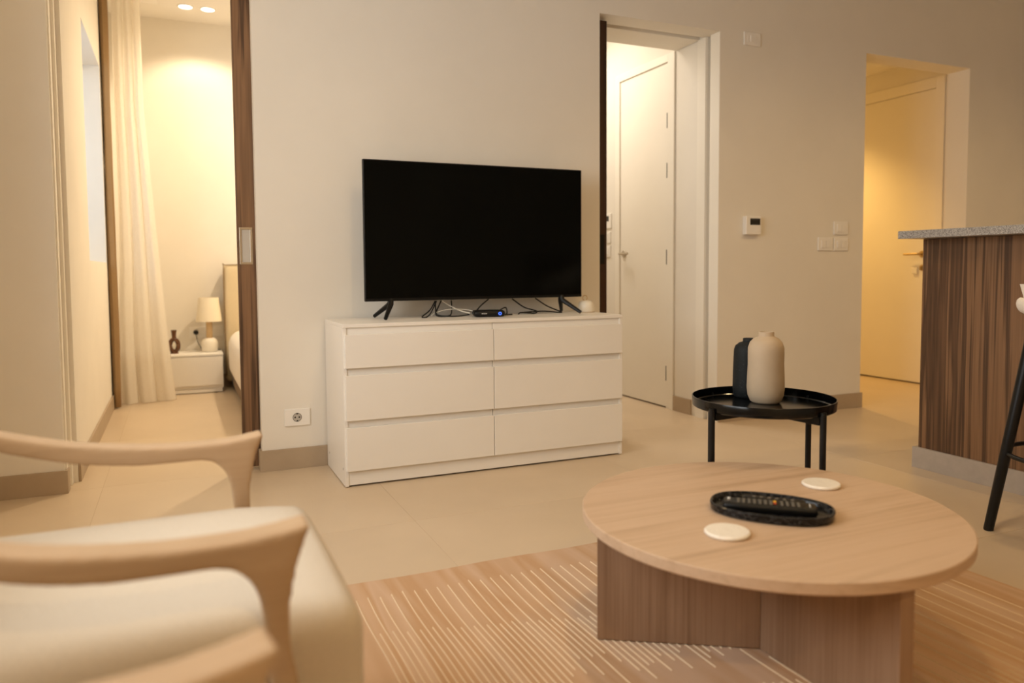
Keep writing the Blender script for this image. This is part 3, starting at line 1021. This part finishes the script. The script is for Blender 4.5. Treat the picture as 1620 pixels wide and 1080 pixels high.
def seatfn(p):
    k = max(0, (p.x * p.x + p.y * p.y) ** 0.5 - 0.12)
    return Vector((p.x, p.y, p.z + k * 0.35))


finish('seat', roundbox_bm(bmesh.new(), (SCN.x + 0.03, SCN.y - 0.01, 0.775), (0.37, 0.37, 0.06), 0.028, 8, seatfn), 'stool_white', stl, True)
bm = bmesh.new()
n1, n2 = 24, 8
rows = []
for thk in (0.0, 0.022):
    g = []
    for i in range(n1 + 1):
        a = R(-95 + 190 * i / n1)       # back wraps round the island side
        row = []
        for j in range(n2 + 1):
            h = j / n2
            rr = 0.185 + thk + 0.03 * h
            top = 0.10 + 0.13 * math.cos(R(-95 + 190 * i / n1)) ** 2
            row.append(bm.verts.new((SCN.x + rr * math.cos(a), SCN.y + rr * math.sin(a), 0.785 + top * h)))
        g.append(row)
    rows.append(g)
for g in rows:
    for i in range(n1):
        for j in range(n2):
            bm.faces.new((g[i][j], g[i + 1][j], g[i + 1][j + 1], g[i][j + 1]))
A_, B_ = rows
for i in range(n1):
    bm.faces.new((A_[i][0], A_[i + 1][0], B_[i + 1][0], B_[i][0]))
    bm.faces.new((A_[i][n2], A_[i + 1][n2], B_[i + 1][n2], B_[i][n2]))
for j in range(n2):
    bm.faces.new((A_[0][j], A_[0][j + 1], B_[0][j + 1], B_[0][j]))
    bm.faces.new((A_[n1][j], A_[n1][j + 1], B_[n1][j + 1], B_[n1][j]))
finish('backrest', bm, 'stool_white', stl, True, auto=50)

# ------------------------------------------------------------------ armchairs
ACY = -2.345           # chair centre line
AHW = 0.315            # arm centre from the centre line
ac = thing('armchair', (-0.10, ACY, 0), 'wooden armchair with curved arms and cream seat in the foreground', 'armchair', 'pair of armchairs')


def sm2(pts, n=5):
    return [(p.x, p.z) for p in catmull([(a, 0, b) for a, b in pts], n)]


top_edge = sm2([(-0.54, 0.704), (-0.46, 0.693), (-0.39, 0.674), (-0.32, 0.653), (-0.264, 0.634), (-0.18, 0.612), (-0.06, 0.597), (0.035, 0.594), (0.10, 0.597), (0.159, 0.606)])
front_edge = sm2([(0.156, 0.598), (0.140, 0.560), (0.130, 0.515), (0.127, 0.470), (0.131, 0.42), (0.140, 0.37), (0.155, 0.25), (0.178, 0.0)], 4)
back_edge = sm2([(0.154, 0.0), (0.122, 0.25), (0.104, 0.37), (0.098, 0.43), (0.094, 0.48), (0.087, 0.515), (0.074, 0.540), (0.052, 0.557), (0.022, 0.561), (-0.03, 0.561), (-0.10, 0.564), (-0.19, 0.578), (-0.28, 0.606), (-0.35, 0.634), (-0.43, 0.663), (-0.54, 0.678)], 4)
outline = top_edge + front_edge + back_edge


def rounded(bm, voxel, iters):
    """voxel-remesh a blocky solid and relax it into a continuous rounded one"""
    me = bpy.data.meshes.new('blank')
    bmesh.ops.recalc_face_normals(bm, faces=bm.faces)
    bm.to_mesh(me)
    bm.free()
    ob = bpy.data.objects.new('blank', me)
    COL.objects.link(ob)
    rm = ob.modifiers.new('remesh', 'REMESH')
    rm.mode = 'VOXEL'
    rm.voxel_size = voxel
    sm = ob.modifiers.new('smooth', 'SMOOTH')
    sm.factor, sm.iterations = 0.5, iters
    dg = bpy.context.evaluated_depsgraph_get()
    out = bmesh.new()
    out.from_object(ob, dg)
    bpy.data.objects.remove(ob)
    bpy.data.meshes.remove(me)
    return out


for s in (1, -1):
    bm = bmesh.new()
    prism_bm(bm, outline, 'y', -0.030, 0.030)
    bmesh.ops.triangulate(bm, faces=bm.faces[:], quad_method='FIXED', ngon_method='EAR_CLIP')
    bm = rounded(bm, 0.004, 16)
    for v in bm.verts:
        x_, y_, z_ = v.co
        if z_ < 0.55:
            y_ *= 0.62 + 0.38 * max(0, min(1, (z_ - 0.44) / 0.11))
        if x_ < -0.10:
            y_ -= 0.55 * (x_ + 0.10) ** 2           # arms sweep inwards towards the back
        v.co = (x_, ACY + s * (AHW + y_), z_)
    finish('arm', bm, 'ash', ac, True)
    # rear leg
    yy = ACY + s * (AHW + 0.0)
    tube('rear_leg', [(-0.50, yy - s * 0.055, 0.69), (-0.47, yy - s * 0.045, 0.45), (-0.48, yy - s * 0.03, 0.25), (-0.54, yy, 0.0)], [0.017] * 13, 'ash', ac, 12, 4)
    box('side_rail', -0.46, 0.11, ACY + s * 0.300 - 0.010, ACY + s * 0.300 + 0.010, 0.255, 0.315, 'ash', ac, 0.004)
box('front_rail', 0.120, 0.140, ACY - 0.300, ACY + 0.300, 0.190, 0.245, 'ash', ac, 0.004)
box('rear_rail', -0.475, -0.452, ACY - 0.27, ACY + 0.27, 0.190, 0.245, 'ash', ac, 0.004)
tube('top_rail', [(-0.53, ACY - 0.26, 0.697), (-0.575, ACY - 0.13, 0.715), (-0.585, ACY, 0.72), (-0.575, ACY + 0.13, 0.715), (-0.53, ACY + 0.26, 0.697)], 0.019, 'ash', ac, 12, 6)


def seat_fn(p):
    # slightly domed top, soft front
    k = 1 - min(1, (p.y / 0.30) ** 2)
    z = p.z + (0.008 * k if p.z > 0 else 0)
    if p.x > 0.20:
        z -= (p.x - 0.20) * 0.10
    return Vector((p.x, p.y, z))


finish('seat_cushion', roundbox_bm(bmesh.new(), (-0.085, ACY, 0.357), (0.665, 0.574, 0.210), 0.045, 12, seat_fn), 'cream', ac, True)


def back_fn(p):
    a = R(-20)
    return Vector((p.x * math.cos(a) + p.z * math.sin(a), p.y, -p.x * math.sin(a) + p.z * math.cos(a)))


finish('back_cushion', roundbox_bm(bmesh.new(), (-0.455, ACY, 0.60), (0.10, 0.56, 0.34), 0.042, 10, back_fn), 'greycush', ac, True)

ac2 = copy_tree(ac)
ac2['label'] = 'second matching armchair closest to the camera, only its wooden arm showing at the bottom'
CH2A = R(9)
# its far arm tip belongs at about (0.07, -2.985)
tip = Vector((0.158 + 0.10, AHW + 0.012, 0))
tip.rotate(Matrix.Rotation(CH2A, 3, 'Z'))
ac2.rotation_euler = (0, 0, CH2A)
ac2.location = Vector((0.072, -2.985, 0)) - tip

# ------------------------------------------------------------------ bedroom
# sheer curtain, bunched, in front of the taupe drape
cu = thing('sheer_curtain', (-0.22, 2.32, 0), 'long white sheer curtain gathered beside the bedroom window', 'curtain')


def curtain_bm(zlo, zhi, off=0.0, nz=40, nu=150):
    bm = bmesh.new()
    g = []
    for j in range(nz + 1):
        z = zlo + (zhi - zlo) * j / nz
        t = z / 2.94
        xl = -0.400 + (0.026 if t > 0.35 else 0.026 * t / 0.35) - 0.012 * math.sin(t * 9) * (1 - t)
        xr = -0.030 - 0.155 * min(1, (t / 0.72)) ** 0.8 - 0.0 * t
        row = []
        for i in range(nu + 1):
            u = i / nu
            amp = 0.022 * (0.75 + 0.25 * t)
            ph = 2 * math.pi * 3.2 * u + 0.6 * math.sin(3 * t + u * 4) + 0.8
            y = 2.31 + 0.07 * u + amp * math.sin(ph) + 0.004 * math.sin(2.3 * ph + 1.0 + 4 * t)
            xx = xl + (xr - xl) * u + 0.010 * math.cos(ph) * (1 - 0.3 * t)
            row.append(bm.verts.new((xx, y - off, z)))
        g.append(row)
    for j in range(nz):
        for i in range(nu):
            bm.faces.new((g[j][i], g[j][i + 1], g[j + 1][i + 1], g[j + 1][i]))
    return bm


finish('cloth', curtain_bm(0.008, 2.94), 'sheer', cu, True)
finish('hem', curtain_bm(0.006, 0.36, 0.004, 8), 'sheer', cu, True)
dr = thing('drape', (-0.39, 2.25, 0), 'narrow taupe blackout drape between the wall and the sheer curtain', 'curtain')
bm = bmesh.new()
g = []
nu = 60
for j in range(21):
    z = 0.012 + 2.93 * j / 20
    row = []
    for i in range(nu + 1):
        u = i / nu
        row.append(bm.verts.new((-0.408 + 0.020 * math.sin(2 * math.pi * 4 * u - 0.7) + 0.004 * math.sin(z * 3 + u * 7), 2.150 + 0.10 * u, z)))
    g.append(row)
for j in range(20):
    for i in range(nu):
        bm.faces.new((g[j][i], g[j][i + 1], g[j + 1][i + 1], g[j + 1][i]))
o = finish('cloth', bm, 'drape', dr, True)
md = o.modifiers.new('thickness', 'SOLIDIFY')
md.thickness = 0.006
tag(box('curtain_track', -0.44, -0.08, 2.14, 2.60, 2.942, 2.96, 'plastic_white', None, 0.002), 'white ceiling track carrying the bedroom curtains', 'curtain track')

# bedside table
NX0, NX1, NY0, NY1 = -0.135, 0.311, 2.632, 2.985
ns = thing('bedside_table', ((NX0 + NX1) / 2, (NY0 + NY1) / 2, 0), 'low white bedside table holding the lamp in the bedroom', 'bedside table')
box('body', NX0, NX1, NY0 + 0.018, NY1, 0.035, 0.292, 'white', ns, 0.002)
box('top_panel', NX0 - 0.002, NX1 + 0.002, NY0, NY1, 0.293, 0.308, 'white', ns, 0.002)
d = box('drawer', NX0 + 0.002, NX1 - 0.002, NY0, NY0 + 0.017, 0.062, 0.288, 'white', ns, 0.0015)
box('base', NX0 + 0.01, NX1 - 0.01, NY0 + 0.012, NY1 - 0.02, 0.006, 0.034, 'white', ns)
for xx in (NX0 + 0.03, NX1 - 0.03):
    for yy in (NY0 + 0.05, NY1 - 0.05):
        box('foot', xx - 0.012, xx + 0.012, yy - 0.012, yy + 0.012, 0.0, 0.006, 'hole', ns)
NZ = 0.308
lx, ly = 0.222, 2.83
lm = thing('table_lamp', (lx, ly, NZ), 'small bedside lamp with white shade and round white base', 'lamp')
lathe('base', [(0.0, 0.0), (0.050, 0.0), (0.060, 0.012), (0.064, 0.045), (0.062, 0.075), (0.052, 0.098), (0.036, 0.110), (0.026, 0.112)], (lx, ly, NZ), 'white_ceramic', lm, 40, False)
lathe('neck', [(0.024, 0.110), (0.024, 0.245), (0.010, 0.250)], (lx, ly, NZ), 'amber', lm, 28, False)
o = lathe('shade', [(0.098, 0.245), (0.076, 0.436), (0.073, 0.436), (0.095, 0.245)], (lx, ly, NZ), 'lampshade', lm, 48, False, auto=60)
tube('lamp_cord', [(lx + 0.05, ly + 0.02, NZ + 0.012), (0.290, 2.86, NZ + 0.010), (0.305, 2.90, NZ + 0.006)], 0.0035, 'cable_black', lm, 8, 6)
# sculptural brown vase with a hole
bv = bmesh.new()
bcx, bcy = -0.040, 2.80
tube_bm(bv, [Vector((bcx + 0.030 * math.cos(a), bcy + 0.004 * math.sin(3 * a), NZ + 0.064 + 0.048 * math.sin(a))) for a in [i * 2 * math.pi / 32 for i in range(32)]], 0.0165, 12, True)
lathe_bm(bv, [(0.0, 0.095), (0.019, 0.098), (0.016, 0.135), (0.018, 0.165), (0.022, 0.185), (0.019, 0.185), (0.013, 0.150), (0.0, 0.140)], (bcx, bcy, NZ), 20, False)
lathe_bm(bv, [(0.0, 0.0), (0.030, 0.0), (0.032, 0.006), (0.020, 0.014), (0.0, 0.014)], (bcx, bcy, NZ), 20, False)
tag(finish('vase', bv, 'brown_glass', None, True, (bcx, bcy, NZ), 50), 'small brown sculptural vase with a hole on the bedside table', 'vase')
# bedside sockets
t = plate('wall_socket', 0.075, 0.200, 0.408, 0.500, 'white bedside wall socket with a dark plug behind the lamp', 'socket', None, 3.0)
pl = lathe('plug', [(0.0, -0.045), (0.013, -0.045), (0.019, -0.030), (0.020, -0.009)], (0.125, 3.0, 0.456), 'cable_black', t, 20, False, 'y')
tube('plug_cord', [(0.125, 2.955, 0.45), (0.128, 2.94, 0.42), (0.140, 2.93, 0.37), (0.165, 2.92, 0.325), (0.178, 2.90, 0.3125), (0.195, 2.88, 0.3125)], 0.003, 'cable_black', pl, 8, 6)
t = plate('wall_socket', 0.235, 0.335, 0.418, 0.505, 'white bedside wall socket half hidden by the lamp neck', 'socket', None, 3.0)
rockers(t, 0.235, 0.335, 0.418, 0.505, 3.0)

# bed
bd = thing('bed', (1.1, 1.95, 0), 'upholstered bed with a beige padded headboard behind the walnut sliding door', 'bed')


def hb_fn(p):
    k = 0.5 + 0.5 * math.cos(math.pi * min(1, abs(p.z) / 0.48))
    return Vector((p.x, p.y - 0.012 * k, p.z))


finish('headboard', roundbox_bm(bmesh.new(), (1.115, 2.90, 0.53), (1.55, 0.15, 0.96), 0.045, 12, hb_fn), 'headboard', bd, True)
tube('headboard_piping', [(0.343, 2.835, 0.10), (0.341, 2.835, 0.60), (0.343, 2.835, 0.985), (0.36, 2.835, 1.004), (0.60, 2.835, 1.006), (1.8, 2.835, 1.006)], 0.004, 'piping', bd, 8, 4)
box('bed_base', 0.385, 1.88, 0.95, 2.82, 0.03, 0.16, 'piping', bd, 0.01)
finish('mattress_cover', roundbox_bm(bmesh.new(), (1.125, 1.87, 0.285), (1.54, 1.88, 0.40), 0.12, 12), 'linen', bd, True)
for xx in (0.46, 1.80):
    for yy in (1.02, 2.72):
        lathe('foot', [(0.0, 0.0), (0.02, 0.0), (0.025, 0.032), (0.0, 0.032)], (xx, yy, 0), 'walnut_dark', bd, 16, False)

# ceiling downlights in the bedroom
for lab, xx in (('round glowing ceiling downlight in the bedroom, the left one', 0.115), ('round glowing ceiling downlight in the bedroom, the right one next to the sliding door', 0.272)):
    t = thing('ceiling_downlight', (xx, 2.62, CZ), lab, 'downlight', 'bedroom downlights')
    lathe('trim_ring', [(0.047, -0.001), (0.047, -0.007), (0.057, -0.006), (0.059, 0.0)], (xx, 2.62, CZ), 'plastic_white', t, 40, False)
    lathe('lens', [(0.0, -0.005), (0.047, -0.005), (0.047, -0.001), (0.0, -0.001)], (xx, 2.62, CZ), 'lamp_emit', t, 40, False)
